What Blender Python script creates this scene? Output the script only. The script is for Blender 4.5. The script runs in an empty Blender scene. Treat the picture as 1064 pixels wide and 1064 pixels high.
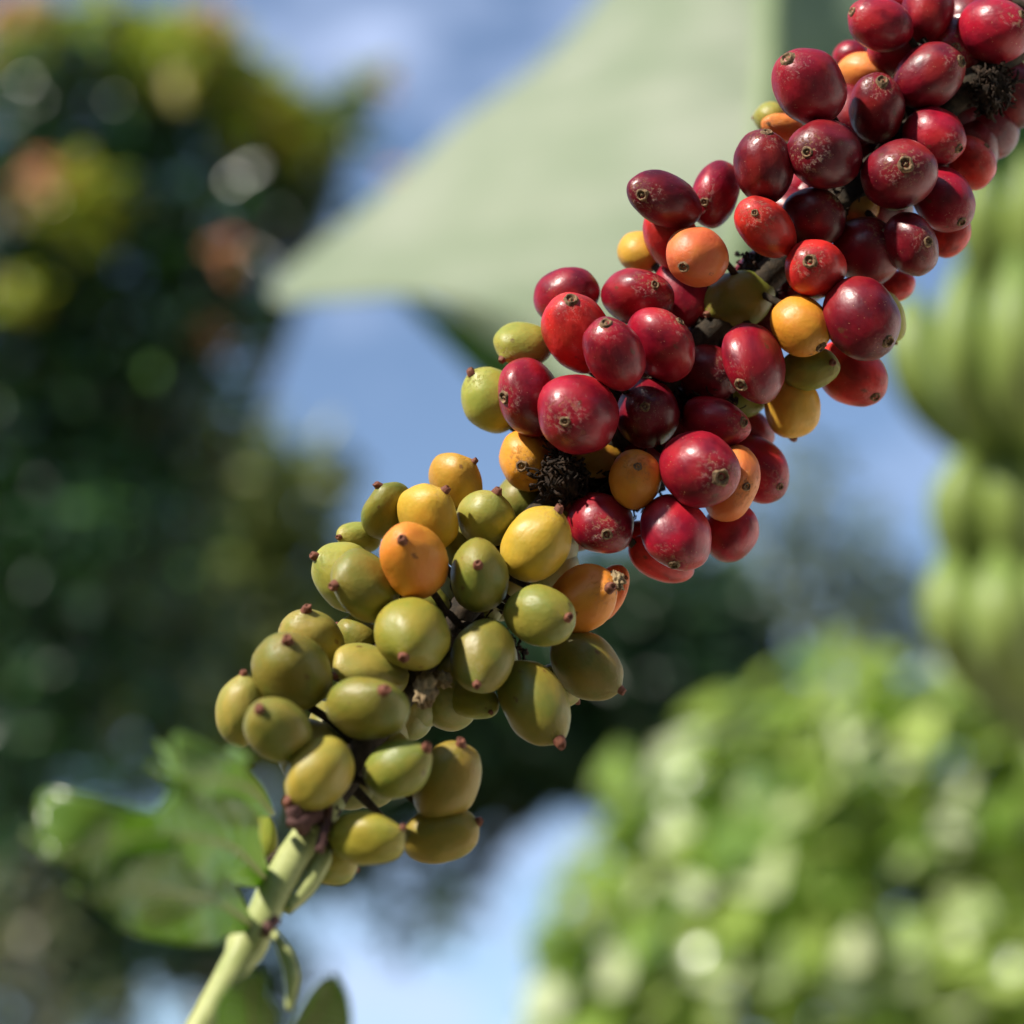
import bpy, math, random
import numpy as np
from mathutils import Vector, Matrix, noise

S = bpy.context.scene
COL = S.collection
R = math.radians

# ------------------------------------------------------------------ camera
PITCH = 22.0
CAM = Vector((0, 0, 1.55))
cd = bpy.data.cameras.new("camera")
cd.lens = 50; cd.sensor_width = 24; cd.sensor_height = 24; cd.sensor_fit = 'HORIZONTAL'
cd.clip_start = 0.02; cd.clip_end = 2000
cd.dof.use_dof = True
cd.dof.focus_distance = 0.436
cd.dof.aperture_fstop = 4.5
cam = bpy.data.objects.new("camera", cd); COL.objects.link(cam)
cam.location = CAM
cam.rotation_euler = (R(90 + PITCH), 0, 0)
S.camera = cam
CR = Vector((1, 0, 0))
CU = Vector((0, -math.sin(R(PITCH)), math.cos(R(PITCH))))
CF = Vector((0, math.cos(R(PITCH)), math.sin(R(PITCH))))      # forward

def at(px, py, d):
    k = 0.24 / 532.0
    return CAM + CF * d + CR * ((px - 532) * k * d) + CU * (-(py - 532) * k * d)

# ------------------------------------------------------------------ light
sun_cam = Vector((-0.60, 0.76, 0.24)).normalized()            # right, up, towards the camera
sun_dir = (CR * sun_cam.x + CU * sun_cam.y - CF * sun_cam.z).normalized()
elev = math.asin(sun_dir.z); azim = math.atan2(sun_dir.x, sun_dir.y)
sl = bpy.data.lights.new("sun", 'SUN'); sl.energy = 5.0; sl.angle = R(2.0); sl.color = (1.0, 0.93, 0.82)
so = bpy.data.objects.new("sun", sl); COL.objects.link(so)
so.rotation_euler = sun_dir.to_track_quat('Z', 'Y').to_euler()

W = bpy.data.worlds.new("World"); S.world = W; W.use_nodes = True
wt = W.node_tree; wt.nodes.clear()
wo = wt.nodes.new('ShaderNodeOutputWorld'); bg = wt.nodes.new('ShaderNodeBackground')
sky = wt.nodes.new('ShaderNodeTexSky'); sky.sky_type = 'NISHITA'; sky.sun_disc = False
sky.sun_elevation = elev; sky.sun_rotation = azim
sky.air_density = 1.0; sky.dust_density = 0.4; sky.ozone_density = 1.9
tc = wt.nodes.new('ShaderNodeTexCoord')
mp = wt.nodes.new('ShaderNodeMapping'); mp.inputs['Scale'].default_value = (3.4, 3.4, 6.5); mp.inputs['Location'].default_value = (0.35, 0.1, 0.62)
nz = wt.nodes.new('ShaderNodeTexNoise'); nz.inputs['Scale'].default_value = 2.6; nz.inputs['Detail'].default_value = 6; nz.inputs['Roughness'].default_value = 0.55
cr = wt.nodes.new('ShaderNodeValToRGB')
cr.color_ramp.elements[0].position = 0.53; cr.color_ramp.elements[0].color = (0.04, 0.04, 0.04, 1)
cr.color_ramp.elements[1].position = 0.76; cr.color_ramp.elements[1].color = (0.9, 0.9, 0.9, 1)
# clouds bank up low over the horizon
sep = wt.nodes.new('ShaderNodeSeparateXYZ')
hz = wt.nodes.new('ShaderNodeMapRange'); hz.inputs['From Min'].default_value = 0.26; hz.inputs['From Max'].default_value = 0.02
hz.inputs['To Min'].default_value = 0.0; hz.inputs['To Max'].default_value = 0.16
ad = wt.nodes.new('ShaderNodeMath'); ad.operation = 'ADD'
mx = wt.nodes.new('ShaderNodeMix'); mx.data_type = 'RGBA'
mx.inputs['B'].default_value = (4.0, 4.8, 6.9, 1)
L = wt.links.new
L(tc.outputs['Generated'], mp.inputs['Vector']); L(mp.outputs['Vector'], nz.inputs['Vector'])
L(tc.outputs['Generated'], sep.inputs['Vector']); L(sep.outputs['Z'], hz.inputs['Value'])
L(nz.outputs['Fac'], ad.inputs[0]); L(hz.outputs['Result'], ad.inputs[1]); L(ad.outputs[0], cr.inputs['Fac'])
L(cr.outputs['Color'], mx.inputs['Factor']); L(sky.outputs['Color'], mx.inputs['A'])
L(mx.outputs['Result'], bg.inputs['Color']); L(bg.outputs['Background'], wo.inputs['Surface'])
bg.inputs['Strength'].default_value = 0.115

S.view_settings.view_transform = 'Standard'; S.view_settings.look = 'None'
S.view_settings.exposure = 0.6; S.view_settings.gamma = 1.0
S.cycles.use_denoising = True
S.cycles.max_bounces = 8; S.cycles.diffuse_bounces = 4; S.cycles.transmission_bounces = 6; S.cycles.transparent_max_bounces = 8
S.cycles.sample_clamp_indirect = 6

# ------------------------------------------------------------------ helpers
def tag(o, label=None, cat=None, group=None, kind=None):
    if label: o['label'] = label
    if cat: o['category'] = cat
    if group: o['group'] = group
    if kind: o['kind'] = kind
    return o

def empty(name, loc):
    o = bpy.data.objects.new(name, None); COL.objects.link(o); o.location = loc; o.empty_display_size = 0.05
    return o

def mesh_obj(name, verts, faces, mat, parent=None, origin=None, smooth=True, attrs=None, uvs=None):
    """verts are in world space; origin moves the object's own origin"""
    v = np.asarray(verts, dtype=np.float64).reshape(-1, 3)
    org = Vector(origin) if origin is not None else (Vector(parent.location) if parent is not None and parent.parent is None else Vector((0, 0, 0)))
    v = v - np.array(org)
    me = bpy.data.meshes.new(name)
    me.from_pydata(v.tolist(), [], faces)
    if smooth: me.polygons.foreach_set('use_smooth', [True] * len(me.polygons))
    for k, (typ, data) in (attrs or {}).items():
        a = me.attributes.new(k, typ, 'POINT')
        a.data.foreach_set({'FLOAT_VECTOR': 'vector', 'FLOAT_COLOR': 'color'}.get(typ, 'value'), np.asarray(data, dtype=np.float32).ravel())
    me.materials.append(mat); me.update()
    o = bpy.data.objects.new(name, me); COL.objects.link(o)
    if parent is not None:
        pw = world_loc(parent)
        o.parent = parent; o.location = org - pw
    else:
        o.location = org
    return o

def world_loc(o):
    l = Vector(o.location)
    while o.parent is not None:
        o = o.parent; l += Vector(o.location)
    return l

def frame_of(d):
    d = d.normalized()
    a = Vector((0, 0, 1)) if abs(d.z) < 0.9 else Vector((1, 0, 0))
    u = d.cross(a).normalized(); return u, d.cross(u).normalized()

def catmull(pts, n):
    P = [Vector(p) for p in pts]; P = [P[0] * 2 - P[1]] + P + [P[-1] * 2 - P[-2]]
    out = []
    for i in range(1, len(P) - 2):
        for k in range(n):
            t = k / n
            out.append(0.5 * ((2 * P[i]) + (P[i + 1] - P[i - 1]) * t + (2 * P[i - 1] - 5 * P[i] + 4 * P[i + 1] - P[i + 2]) * t * t
                              + (-P[i - 1] + 3 * P[i] - 3 * P[i + 1] + P[i + 2]) * t ** 3))
    out.append(P[-2].copy())
    return out

def interp(vals, n):
    """linear values resampled like catmull"""
    out = []
    for i in range(len(vals) - 1):
        for k in range(n): out.append(vals[i] + (vals[i + 1] - vals[i]) * k / n)
    out.append(vals[-1]); return out

def tube(V, F, pts, rad, seg=12, jitter=0.0, squash=1.0):
    """append a closed tube to lists V, F"""
    base = len(V); n = len(pts); u = v = None
    for i, p in enumerate(pts):
        d = (pts[min(i + 1, n - 1)] - pts[max(i - 1, 0)]).normalized()
        if u is None: u, v = frame_of(d)
        else:
            u = (u - d * u.dot(d)).normalized(); v = d.cross(u)
        r = rad[i] if hasattr(rad, '__len__') else rad
        for k in range(seg):
            a = 2 * math.pi * k / seg
            rr = r * (1 + (jitter * noise.noise(Vector((p.x, p.y, p.z)) * (2.0 / max(r, 1e-5)) * 0.25 + Vector((math.cos(a), math.sin(a), 0)) * 1.5) if jitter else 0))
            V.append(p + u * (math.cos(a) * rr) + v * (math.sin(a) * rr * squash))
    for i in range(n - 1):
        for k in range(seg):
            a = base + i * seg + k; b = base + i * seg + (k + 1) % seg
            F.append((a, b, b + seg, a + seg))
    F.append(tuple(base + k for k in range(seg))[::-1]); F.append(tuple(base + (n - 1) * seg + k for k in range(seg)))

# ------------------------------------------------------------------ materials
def nt(name):
    m = bpy.data.materials.new(name); m.use_nodes = True
    t = m.node_tree; b = t.nodes['Principled BSDF']; o = t.nodes['Material Output']
    return m, t, b, o

def N(t, typ, **kw):
    n = t.nodes.new('ShaderNode' + typ)
    for k, v in kw.items(): setattr(n, k, v)
    return n

def noise_node(t, vec, scale, detail=4, rough=0.55):
    n = N(t, 'TexNoise'); n.inputs['Scale'].default_value = scale; n.inputs['Detail'].default_value = detail; n.inputs['Roughness'].default_value = rough
    if vec is not None: t.links.new(vec, n.inputs['Vector'])
    return n.outputs['Fac']

def ramp(t, fac, stops):
    n = N(t, 'ValToRGB'); e = n.color_ramp.elements
    while len(e) < len(stops): e.new(0.5)
    for q, (p, c) in zip(e, stops):
        q.position = p; q.color = c if hasattr(c, '__len__') else (c, c, c, 1)
    t.links.new(fac, n.inputs['Fac']); return n.outputs['Color']

def mixc(t, fac, a, b, mode='MIX'):
    n = N(t, 'Mix'); n.data_type = 'RGBA'; n.blend_type = mode
    for s, x in (('Factor', fac), ('A', a), ('B', b)):
        if hasattr(x, 'is_linked') or hasattr(x, 'links'): t.links.new(x, n.inputs[s])
        else: n.inputs[s].default_value = x
    return n.outputs['Result']

def math_(t, op, a, b=None):
    n = N(t, 'Math'); n.operation = op
    for i, x in enumerate((a, b)):
        if x is None: continue
        if isinstance(x, (int, float)): n.inputs[i].default_value = x
        else: t.links.new(x, n.inputs[i])
    return n.outputs[0]

def bump(t, b, h, dist, strength=0.5):
    n = N(t, 'Bump'); n.inputs['Distance'].default_value = dist; n.inputs['Strength'].default_value = strength
    t.links.new(h, n.inputs['Height']); t.links.new(n.outputs['Normal'], b.inputs['Normal'])

def skin_material(name, kind):
    m, t, b, o = nt(name)
    oi = N(t, 'ObjectInfo'); at_ = N(t, 'Attribute'); at_.attribute_name = 'sph'
    off = N(t, 'VectorMath'); off.operation = 'ADD'
    rv = math_(t, 'MULTIPLY', oi.outputs['Random'], 37.0)
    cmb = N(t, 'CombineXYZ'); t.links.new(rv, cmb.inputs[0]); t.links.new(rv, cmb.inputs[1])
    t.links.new(at_.outputs['Vector'], off.inputs[0]); t.links.new(cmb.outputs[0], off.inputs[1])
    P = off.outputs[0]
    sp = N(t, 'SeparateXYZ'); t.links.new(at_.outputs['Vector'], sp.inputs[0]); z = sp.outputs['Z']
    sk = N(t, 'Attribute'); sk.attribute_name = 'skin'; base = sk.outputs['Color']
    big = noise_node(t, P, 1.1, 3); fine = noise_node(t, P, 9, 6, 0.65)
    if kind == 'red':
        dark = mixc(t, 1.0, base, (0.42, 0.45, 0.62, 1), 'MULTIPLY')
        lite = mixc(t, 0.30, base, (0.62, 0.06, 0.03, 1))
        c = mixc(t, ramp(t, big, [(0.36, 0.0), (0.62, 1.0)]), dark, base)
        c = mixc(t, ramp(t, noise_node(t, P, 0.8, 2), [(0.5, 0.0), (0.75, 0.8)]), c, lite)
        # paler shoulder next to the stalk
        c = mixc(t, ramp(t, z, [(0.0, 0.0), (1.0, 0.0)]), c, lite)
    elif kind == 'orange':
        warm = mixc(t, 0.28, base, (0.55, 0.06, 0.015, 1)); pale = mixc(t, 0.25, base, (0.62, 0.33, 0.03, 1))
        c = mixc(t, ramp(t, big, [(0.35, 0.0), (0.65, 1.0)]), warm, pale)
        c = mixc(t, ramp(t, fine, [(0.35, 0.5), (0.6, 0.0)]), c, base)
    else:
        warm = mixc(t, 0.36, base, (0.42, 0.20, 0.015, 1)); grn = mixc(t, 0.35, base, (0.12, 0.15, 0.015, 1))
        c = mixc(t, ramp(t, big, [(0.38, 0.0), (0.66, 1.0)]), grn, warm)
        c = mixc(t, ramp(t, noise_node(t, P, 2.2, 4), [(0.3, 0.0), (0.7, 0.45)]), c, base)
        c = mixc(t, ramp(t, z, [(0.0, 0.0), (0.97, 0.0), (1.0, 0.6)]) if False else ramp(t, fine, [(0.45, 0.0), (0.75, 0.25)]), c, warm)
    # pale corky flecks, dense round the eye of the fruit
    vo = N(t, 'TexVoronoi'); vo.inputs['Scale'].default_value = 9.5 if kind == 'red' else 10.0; t.links.new(P, vo.inputs['Vector'])
    thr = math_(t, 'MULTIPLY', noise_node(t, P, 2.4, 2), 0.30 if kind == 'red' else 0.17)
    thr = math_(t, 'SUBTRACT', thr, 0.075 if kind == 'red' else 0.05)
    fl = math_(t, 'LESS_THAN', vo.outputs['Distance'], thr)
    fc = mixc(t, noise_node(t, P, 14, 1), (0.50, 0.25, 0.09, 1), (0.62, 0.45, 0.25, 1)) if kind == 'red' else (0.16, 0.11, 0.04, 1)
    c = mixc(t, math_(t, 'MULTIPLY', fl, 0.62 if kind == 'red' else 0.45), c, fc)
    # scab by the eye: the object colour's alpha says how much
    sc = math_(t, 'MULTIPLY', ramp(t, z, [(0.72, 0.0), (0.99, 1.0)]), ramp(t, noise_node(t, P, 7.5, 8, 0.75), [(0.53, 0.0), (0.60, 1.0)]))
    sc = math_(t, 'MULTIPLY', sc, sk.outputs['Alpha'])
    c = mixc(t, math_(t, 'MULTIPLY', sc, 0.85), c, (0.42, 0.24, 0.10, 1) if kind == 'red' else (0.22, 0.09, 0.04, 1))
    # an occasional brown scar or insect mark
    v2 = N(t, 'TexVoronoi'); v2.inputs['Scale'].default_value = 1.15
    wob = N(t, 'VectorMath'); wob.operation = 'ADD'; cw = N(t, 'CombineXYZ'); nw = math_(t, 'MULTIPLY', fine, 0.35); t.links.new(nw, cw.inputs[0]); t.links.new(nw, cw.inputs[2])
    t.links.new(P, wob.inputs[0]); t.links.new(cw.outputs[0], wob.inputs[1]); t.links.new(wob.outputs[0], v2.inputs['Vector'])
    scar = ramp(t, v2.outputs['Distance'], [(0.06, 1.0), (0.12, 0.0)])
    c = mixc(t, math_(t, 'MULTIPLY', scar, 0.7), c, (0.10, 0.035, 0.015, 1))
    t.links.new(c, b.inputs['Base Color'])
    # wax bloom makes the gloss uneven
    rg = ramp(t, noise_node(t, P, 2.6, 5, 0.6), [(0.3, 0.30 if kind == 'red' else 0.38), (0.7, 0.46 if kind == 'red' else 0.54)])
    rg = mixc(t, sc, rg, (0.8, 0.8, 0.8, 1)); t.links.new(rg, b.inputs['Roughness'])
    b.inputs['Specular IOR Level'].default_value = 0.40
    b.inputs['Subsurface Weight'].default_value = 0.06 if kind == 'red' else 0.12
    b.inputs['Subsurface Radius'].default_value = (1.0, 0.35, 0.15)
    b.inputs['Subsurface Scale'].default_value = 0.0022
    b.inputs['Coat Weight'].default_value = 0.12 if kind == 'red' else 0.0; b.inputs['Coat Roughness'].default_value = 0.22
    b.inputs['Sheen Weight'].default_value = 0.0
    h = math_(t, 'ADD', math_(t, 'MULTIPLY', fine, 0.25), math_(t, 'ADD', math_(t, 'MULTIPLY', fl, 0.3), math_(t, 'MULTIPLY', sc, 1.6)))
    h = math_(t, 'ADD', h, math_(t, 'MULTIPLY', noise_node(t, P, 2.4, 2), 1.0))
    bump(t, b, h, 0.00035, 0.55)
    return m

M_RED = skin_material('ripe_cherry_skin', 'red')
M_ORG = skin_material('orange_cherry_skin', 'orange')
M_GRN = skin_material('green_cherry_skin', 'green')

def rough_mat(name, c1, c2, scale, rough=0.8, bd=0.001, bs=0.6, spec=0.3):
    m, t, b, o = nt(name)
    tcn = N(t, 'TexCoord'); f = noise_node(t, tcn.outputs['Object'], scale, 6, 0.65)
    t.links.new(ramp(t, f, [(0.35, (*c1, 1)), (0.65, (*c2, 1))]), b.inputs['Base Color'])
    b.inputs['Roughness'].default_value = rough; b.inputs['Specular IOR Level'].default_value = spec
    bump(t, b, f, bd, bs); return m

M_EYE = rough_mat('corky_eye', (0.035, 0.018, 0.010), (0.30, 0.19, 0.10), 900, 0.85, 0.0003)
M_NUB = rough_mat('brown_nub', (0.08, 0.022, 0.014), (0.22, 0.08, 0.045), 500, 0.7, 0.0003)
M_STEM = rough_mat('woody_stem', (0.010, 0.008, 0.005), (0.055, 0.038, 0.022), 350, 0.85, 0.001)
M_GSTEM = rough_mat('green_stem', (0.26, 0.30, 0.10), (0.40, 0.42, 0.17), 120, 0.5, 0.0004)
M_DRY = rough_mat('dried_flowers_dark_fill', (0.004, 0.003, 0.002), (0.045, 0.026, 0.015), 500, 0.95, 0.001)
M_STALK = rough_mat('purple_brown_stalk', (0.07, 0.03, 0.03), (0.16, 0.08, 0.07), 300, 0.8, 0.0005)
M_BARK = rough_mat('bark', (0.05, 0.04, 0.03), (0.16, 0.13, 0.10), 18, 0.9, 0.02)
M_SHRIV = rough_mat('shrivelled_fruit', (0.10, 0.06, 0.03), (0.36, 0.27, 0.14), 260, 0.75, 0.0012)
M_GROUND = rough_mat('pale_dry_ground', (0.20, 0.17, 0.09), (0.34, 0.28, 0.17), 1.3, 0.95, 0.03)

def leaf_mat(name, cols, trans=(0.2, 0.35, 0.04), tw=0.3, rough=0.4, spec=0.5, veins=False, isl=True):
    m, t, b, o = nt(name)
    if isl:
        g = N(t, 'NewGeometry'); f = g.outputs['Random Per Island']
        n_ = len(cols); c = ramp(t, f, [(i / max(n_ - 1, 1), (*q, 1)) for i, q in enumerate(cols)])
    else:
        tcn = N(t, 'TexCoord'); c = ramp(t, noise_node(t, tcn.outputs['Object'], 5, 3), [(0.3, (*cols[0], 1)), (0.7, (*cols[-1], 1))])
    if veins:
        a = N(t, 'Attribute'); a.attribute_name = 'uvw'
        sp = N(t, 'SeparateXYZ'); t.links.new(a.outputs['Vector'], sp.inputs[0])
        au = math_(t, 'ABSOLUTE', sp.outputs['Y'])
        # side veins sweep forward from the midrib
        ph = math_(t, 'SUBTRACT', math_(t, 'MULTIPLY', sp.outputs['X'], veins[0]), math_(t, 'MULTIPLY', au, veins[1]))
        w = math_(t, 'ABSOLUTE', math_(t, 'SINE', ph)); vl = math_(t, 'LESS_THAN', w, veins[2])
        mid = math_(t, 'LESS_THAN', au, veins[3]); vv = math_(t, 'MAXIMUM', vl, mid)
        mpp = N(t, 'Mapping'); mpp.inputs['Scale'].default_value = (9, 1.2, 1); t.links.new(a.outputs['Vector'], mpp.inputs['Vector'])
        bnd = noise_node(t, mpp.outputs['Vector'], 1.6, 4, 0.6); c = mixc(t, ramp(t, bnd, [(0.38, 0.0), (0.62, 0.55)]), c, (cols[0][0] * .75, cols[0][1] * .85, cols[0][2] * .75, 1))
        c = mixc(t, math_(t, 'MULTIPLY', vv, veins[4]), c, (*veins[5], 1))
        bump(t, b, math_(t, 'MULTIPLY', math_(t, 'SUBTRACT', w, 0.5), 1.0), 0.001, 0.4)
    t.links.new(c, b.inputs['Base Color'])
    b.inputs['Roughness'].default_value = rough; b.inputs['Specular IOR Level'].default_value = spec
    tr = N(t, 'BsdfTranslucent'); tr.inputs['Color'].default_value = (*trans, 1)
    ms = N(t, 'MixShader'); ms.inputs[0].default_value = tw
    t.links.new(b.outputs[0], ms.inputs[1]); t.links.new(tr.outputs[0], ms.inputs[2]); t.links.new(ms.outputs[0], o.inputs['Surface'])
    return m

M_COFLEAF = leaf_mat('coffee_leaf', [(0.08, 0.18, 0.014), (0.24, 0.35, 0.05)], (0.34, 0.56, 0.05), 0.40, 0.30, 0.9, (42, 5, 0.07, 0.03, 0.5, (0.22, 0.32, 0.09)), False)
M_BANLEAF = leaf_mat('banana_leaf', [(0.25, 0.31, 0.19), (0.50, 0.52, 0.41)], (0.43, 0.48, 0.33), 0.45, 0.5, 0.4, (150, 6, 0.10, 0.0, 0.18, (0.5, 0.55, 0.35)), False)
M_BANSHADE = leaf_mat('banana_leaf_painted_shade', [(0.15, 0.20, 0.14), (0.22, 0.27, 0.19)], (0.16, 0.24, 0.13), 0.35, 0.5, 0.4, (150, 6, 0.10, 0.0, 0.2, (0.2, 0.28, 0.16)), False)  # darker copy of the leaf colour, the shade on this half painted in
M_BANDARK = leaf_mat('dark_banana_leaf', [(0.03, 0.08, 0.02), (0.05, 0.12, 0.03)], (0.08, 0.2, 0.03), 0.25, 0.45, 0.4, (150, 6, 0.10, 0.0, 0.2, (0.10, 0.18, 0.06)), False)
M_RIB = rough_mat('banana_midrib', (0.16, 0.22, 0.10), (0.26, 0.32, 0.16), 20, 0.5, 0.002)
M_DARKLEAF = leaf_mat('dark_tree_leaves', [(0.006, 0.026, 0.012), (0.010, 0.036, 0.012), (0.016, 0.052, 0.014), (0.008, 0.03, 0.014), (0.03, 0.11, 0.016), (0.010, 0.040, 0.018), (0.12, 0.26, 0.05)], (0.06, 0.22, 0.02), 0.12, 0.28, 0.7)  # last pale colour paints bright glints onto a few leaves
M_TIPLEAF = leaf_mat('young_tree_leaves', [(0.16, 0.26, 0.02), (0.30, 0.36, 0.03), (0.42, 0.26, 0.04)], (0.4, 0.5, 0.04), 0.4, 0.35)
M_FLOWER = leaf_mat('coral_blossom', [(0.70, 0.24, 0.10), (0.80, 0.42, 0.22), (0.85, 0.58, 0.42)], (0.8, 0.4, 0.2), 0.3, 0.6)
M_MIDLEAF = leaf_mat('yellow_green_leaves', [(0.05, 0.09, 0.02), (0.12, 0.16, 0.03), (0.18, 0.20, 0.04)], (0.25, 0.30, 0.04), 0.3, 0.4)
M_TEALLEAF = leaf_mat('deep_green_leaves', [(0.008, 0.028, 0.012), (0.018, 0.05, 0.018), (0.03, 0.08, 0.02)], (0.05, 0.14, 0.03), 0.14, 0.4)
M_FARLEAF = leaf_mat('far_grey_green_leaves', [(0.07, 0.11, 0.06), (0.14, 0.18, 0.11)], (0.16, 0.22, 0.08), 0.3, 0.5)
M_BUSHLEAF = leaf_mat('bright_bush_leaves', [(0.03, 0.10, 0.015), (0.26, 0.40, 0.05), (0.48, 0.58, 0.18), (0.05, 0.13, 0.02), (0.30, 0.42, 0.06), (0.74, 0.78, 0.52), (0.08, 0.18, 0.02)], (0.50, 0.66, 0.12), 0.40, 0.27, 1.0)
M_PALESHRUB = leaf_mat('pale_shrub_leaves', [(0.03, 0.07, 0.02), (0.26, 0.24, 0.15), (0.05, 0.10, 0.03)], (0.25, 0.30, 0.08), 0.3, 0.4)
M_BANANA = rough_mat('banana_skin', (0.10, 0.17, 0.022), (0.24, 0.30, 0.07), 9, 0.5, 0.001, 0.3, 0.5)

# ------------------------------------------------------------------ the setting
g = mesh_obj('ground', [(-400, -400, 0), (400, -400, 0), (400, 400, 0), (-400, 400, 0)], [(0, 1, 2, 3)], M_GROUND, smooth=False)
tag(g, kind='structure')
M_BOUNCE = rough_mat('pale_bounce_concrete', (0.50, 0.46, 0.38), (0.64, 0.60, 0.50), 2.2, 0.9, 0.01)
g = mesh_obj('path', [(0.35, -12, .004), (9, -12, .004), (9, 2.0, .004), (0.35, 2.0, .004)], [(0, 1, 2, 3)], M_BOUNCE, smooth=False)  # unseen pale slab added to bounce sunlight up onto the fruit
tag(g, kind='structure')

# ------------------------------------------------------------------ trees behind
def leaves_mesh(name, clumps, n, size, mat, parent, seed, droop=0.2, shell=0.5, fold=0.25, ratio=0.42, sunny=0.55):
    rng = np.random.default_rng(seed)
    cen = np.array([tuple(at(c[0], c[1], c[2])) for c in clumps]); rad = np.array([c[3] for c in clumps])
    w = np.array([(c[4] if len(c) > 4 else 1.0) for c in clumps]) * rad ** 2; w /= w.sum()
    idx = rng.choice(len(clumps), n, p=w)
    d = rng.normal(size=(n, 3)); d /= np.linalg.norm(d, axis=1)[:, None]
    rr = rng.random(n) ** shell
    pos = cen[idx] + d * (rr * rad[idx])[:, None] * np.array([1, 1, 0.85])
    nrm = d * 0.5 + rng.normal(size=(n, 3)) * 0.55 + np.array([0, 0, 0.3]) + np.array(sun_dir) * sunny; nrm /= np.linalg.norm(nrm, axis=1)[:, None]
    ax = rng.normal(size=(n, 3)) + d * 0.8 + np.array([0, 0, -droop]); ax -= nrm * (ax * nrm).sum(1)[:, None]; ax /= np.linalg.norm(ax, axis=1)[:, None]
    sd = np.cross(nrm, ax)
    s = size * (0.55 + 0.8 * rng.random(n))
    T = np.array([[0, 0, 0], [0.35, ratio, fold], [0.35, -ratio, fold], [0.5, 0, 0], [0.7, ratio * 0.75, fold * 0.6], [0.7, -ratio * 0.75, fold * 0.6], [1.08, 0, -0.12]])
    T[:, 1] *= 0.62; T[:, 2] *= 0.45
    V = pos[:, None, :] + s[:, None, None] * (T[None, :, 0:1] * ax[:, None, :] + T[None, :, 1:2] * sd[:, None, :] + T[None, :, 2:3] * nrm[:, None, :])
    f = np.array([[0, 2, 3], [0, 3, 1], [1, 3, 4], [2, 5, 3], [3, 6, 4], [3, 5, 6]])
    F = (f[None] + (np.arange(n) * 7)[:, None, None]).reshape(-1, 3)
    return mesh_obj(name, V.reshape(-1, 3), F.tolist(), mat, parent)

def tree(name, base_px, depth, clumps, n, size, mat, label, cat, seed, trunk_r=0.1, extra=(), group=None, hub_py=None, **kw):
    b = at(base_px, 532, depth); b.z = 0
    root = empty(name, b); tag(root, label, cat, group)
    V, F = [], []
    hub = at(base_px, hub_py if hub_py else 900, depth); hub.z = max(hub.z, 0.3)
    path = catmull([b, b.lerp(hub, 0.5) + Vector((0.04, 0.03, 0)), hub], 6)
    tube(V, F, path, [trunk_r * (1 - 0.35 * i / 12) for i in range(13)], 10, 0.3)
    rnd = random.Random(seed)
    for c in clumps:
        e = at(c[0], c[1], c[2]); mid = hub.lerp(e, 0.5) + Vector((rnd.uniform(-.1, .1), rnd.uniform(-.1, .1), 0.12)) * (e - hub).length * 0.7
        p = catmull([hub, mid, e], 5); r0 = trunk_r * 0.42
        tube(V, F, p, [r0 * (1 - 0.85 * i / 10) for i in range(11)], 6, 0.2)
        for q in range(3):
            e2 = e + Vector((rnd.gauss(0, 1), rnd.gauss(0, 1), rnd.gauss(0.3, 1))).normalized() * c[3] * 0.85
            tube(V, F, [p[7], p[7].lerp(e2, 0.5) + Vector((0, 0, 0.05 * c[3])), e2], [r0 * 0.3, r0 * 0.2, r0 * 0.06], 5)
    mesh_obj('trunk', V, F, M_BARK, root)
    leaves_mesh('crown', clumps, n, size, mat, root, seed, **kw)
    for (nm, cl, nn, sz, mt, sd) in extra: leaves_mesh(nm, cl, nn, sz, mt, root, sd, shell=0.6)
    return root

# big dark tree on the left, coral blossoms and young tips at its top
cl = [(-60, 90, 5.2, .36), (60, 120, 5.0, .30), (150, 95, 5.1, .24), (235, 130, 5.2, .20), (300, 150, 5.1, .15), (355, 150, 5.0, .09, .6),
      (-40, 260, 5.0, .36), (90, 250, 5.2, .34), (190, 240, 5.0, .28), (270, 215, 5.1, .18), (330, 215, 5.0, .11, .6),
      (-30, 430, 5.1, .40), (100, 400, 5.2, .34), (190, 350, 5.0, .22), (245, 325, 5.1, .13), (215, 420, 5.2, .12, .7),
      (-20, 600, 5.2, .40), (90, 560, 5.0, .32), (160, 500, 5.2, .20), (-20, 790, 5.0, .40), (110, 720, 5.2, .32), (60, 880, 5.3, .25, .6), (180, 640, 5.5, .22),
      (210, 960, 5.3, .17), (290, 1000, 5.4, .15, .7), (270, 1060, 5.3, .15), (60, 960, 5.3, .25), (140, 900, 5.3, .20), (10, 1040, 5.3, .25), (120, 1020, 5.2, .2), (205, 945, 5.2, .14, .6), (255, 1000, 5.3, .13, .5), (300, 900, 5.4, .12, .6), (378, 88, 5.0, .05, .7), (365, 110, 5.0, .05, .6)]
tips = [(30, 45, 4.9, .10), (120, 40, 5.0, .12), (200, 60, 4.9, .12), (270, 115, 4.9, .10), (310, 130, 4.9, .08), (180, 60, 4.9, .08), (80, 210, 4.75, .10), (10, 300, 4.7, .07, .5), (375, 80, 4.95, .03)]
flw = [(20, 20, 4.9, .07), (50, 25, 4.9, .05), (222, 38, 4.9, .07), (205, 25, 4.95, .05), (280, 100, 4.9, .06), (300, 115, 4.9, .05), (45, 188, 4.7, .060, .8), (230, 262, 4.8, .022), (398, 90, 4.95, .025), (8, 30, 4.9, .06), (225, 350, 4.9, .03), (415, 180, 4.95, .02)]
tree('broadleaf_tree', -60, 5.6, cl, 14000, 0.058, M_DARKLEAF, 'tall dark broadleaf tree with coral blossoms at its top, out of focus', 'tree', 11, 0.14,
     extra=[('young_leaves', tips, 900, 0.07, M_TIPLEAF, 5), ('blossom', flw, 420, 0.045, M_FLOWER, 6)], hub_py=980)
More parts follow.
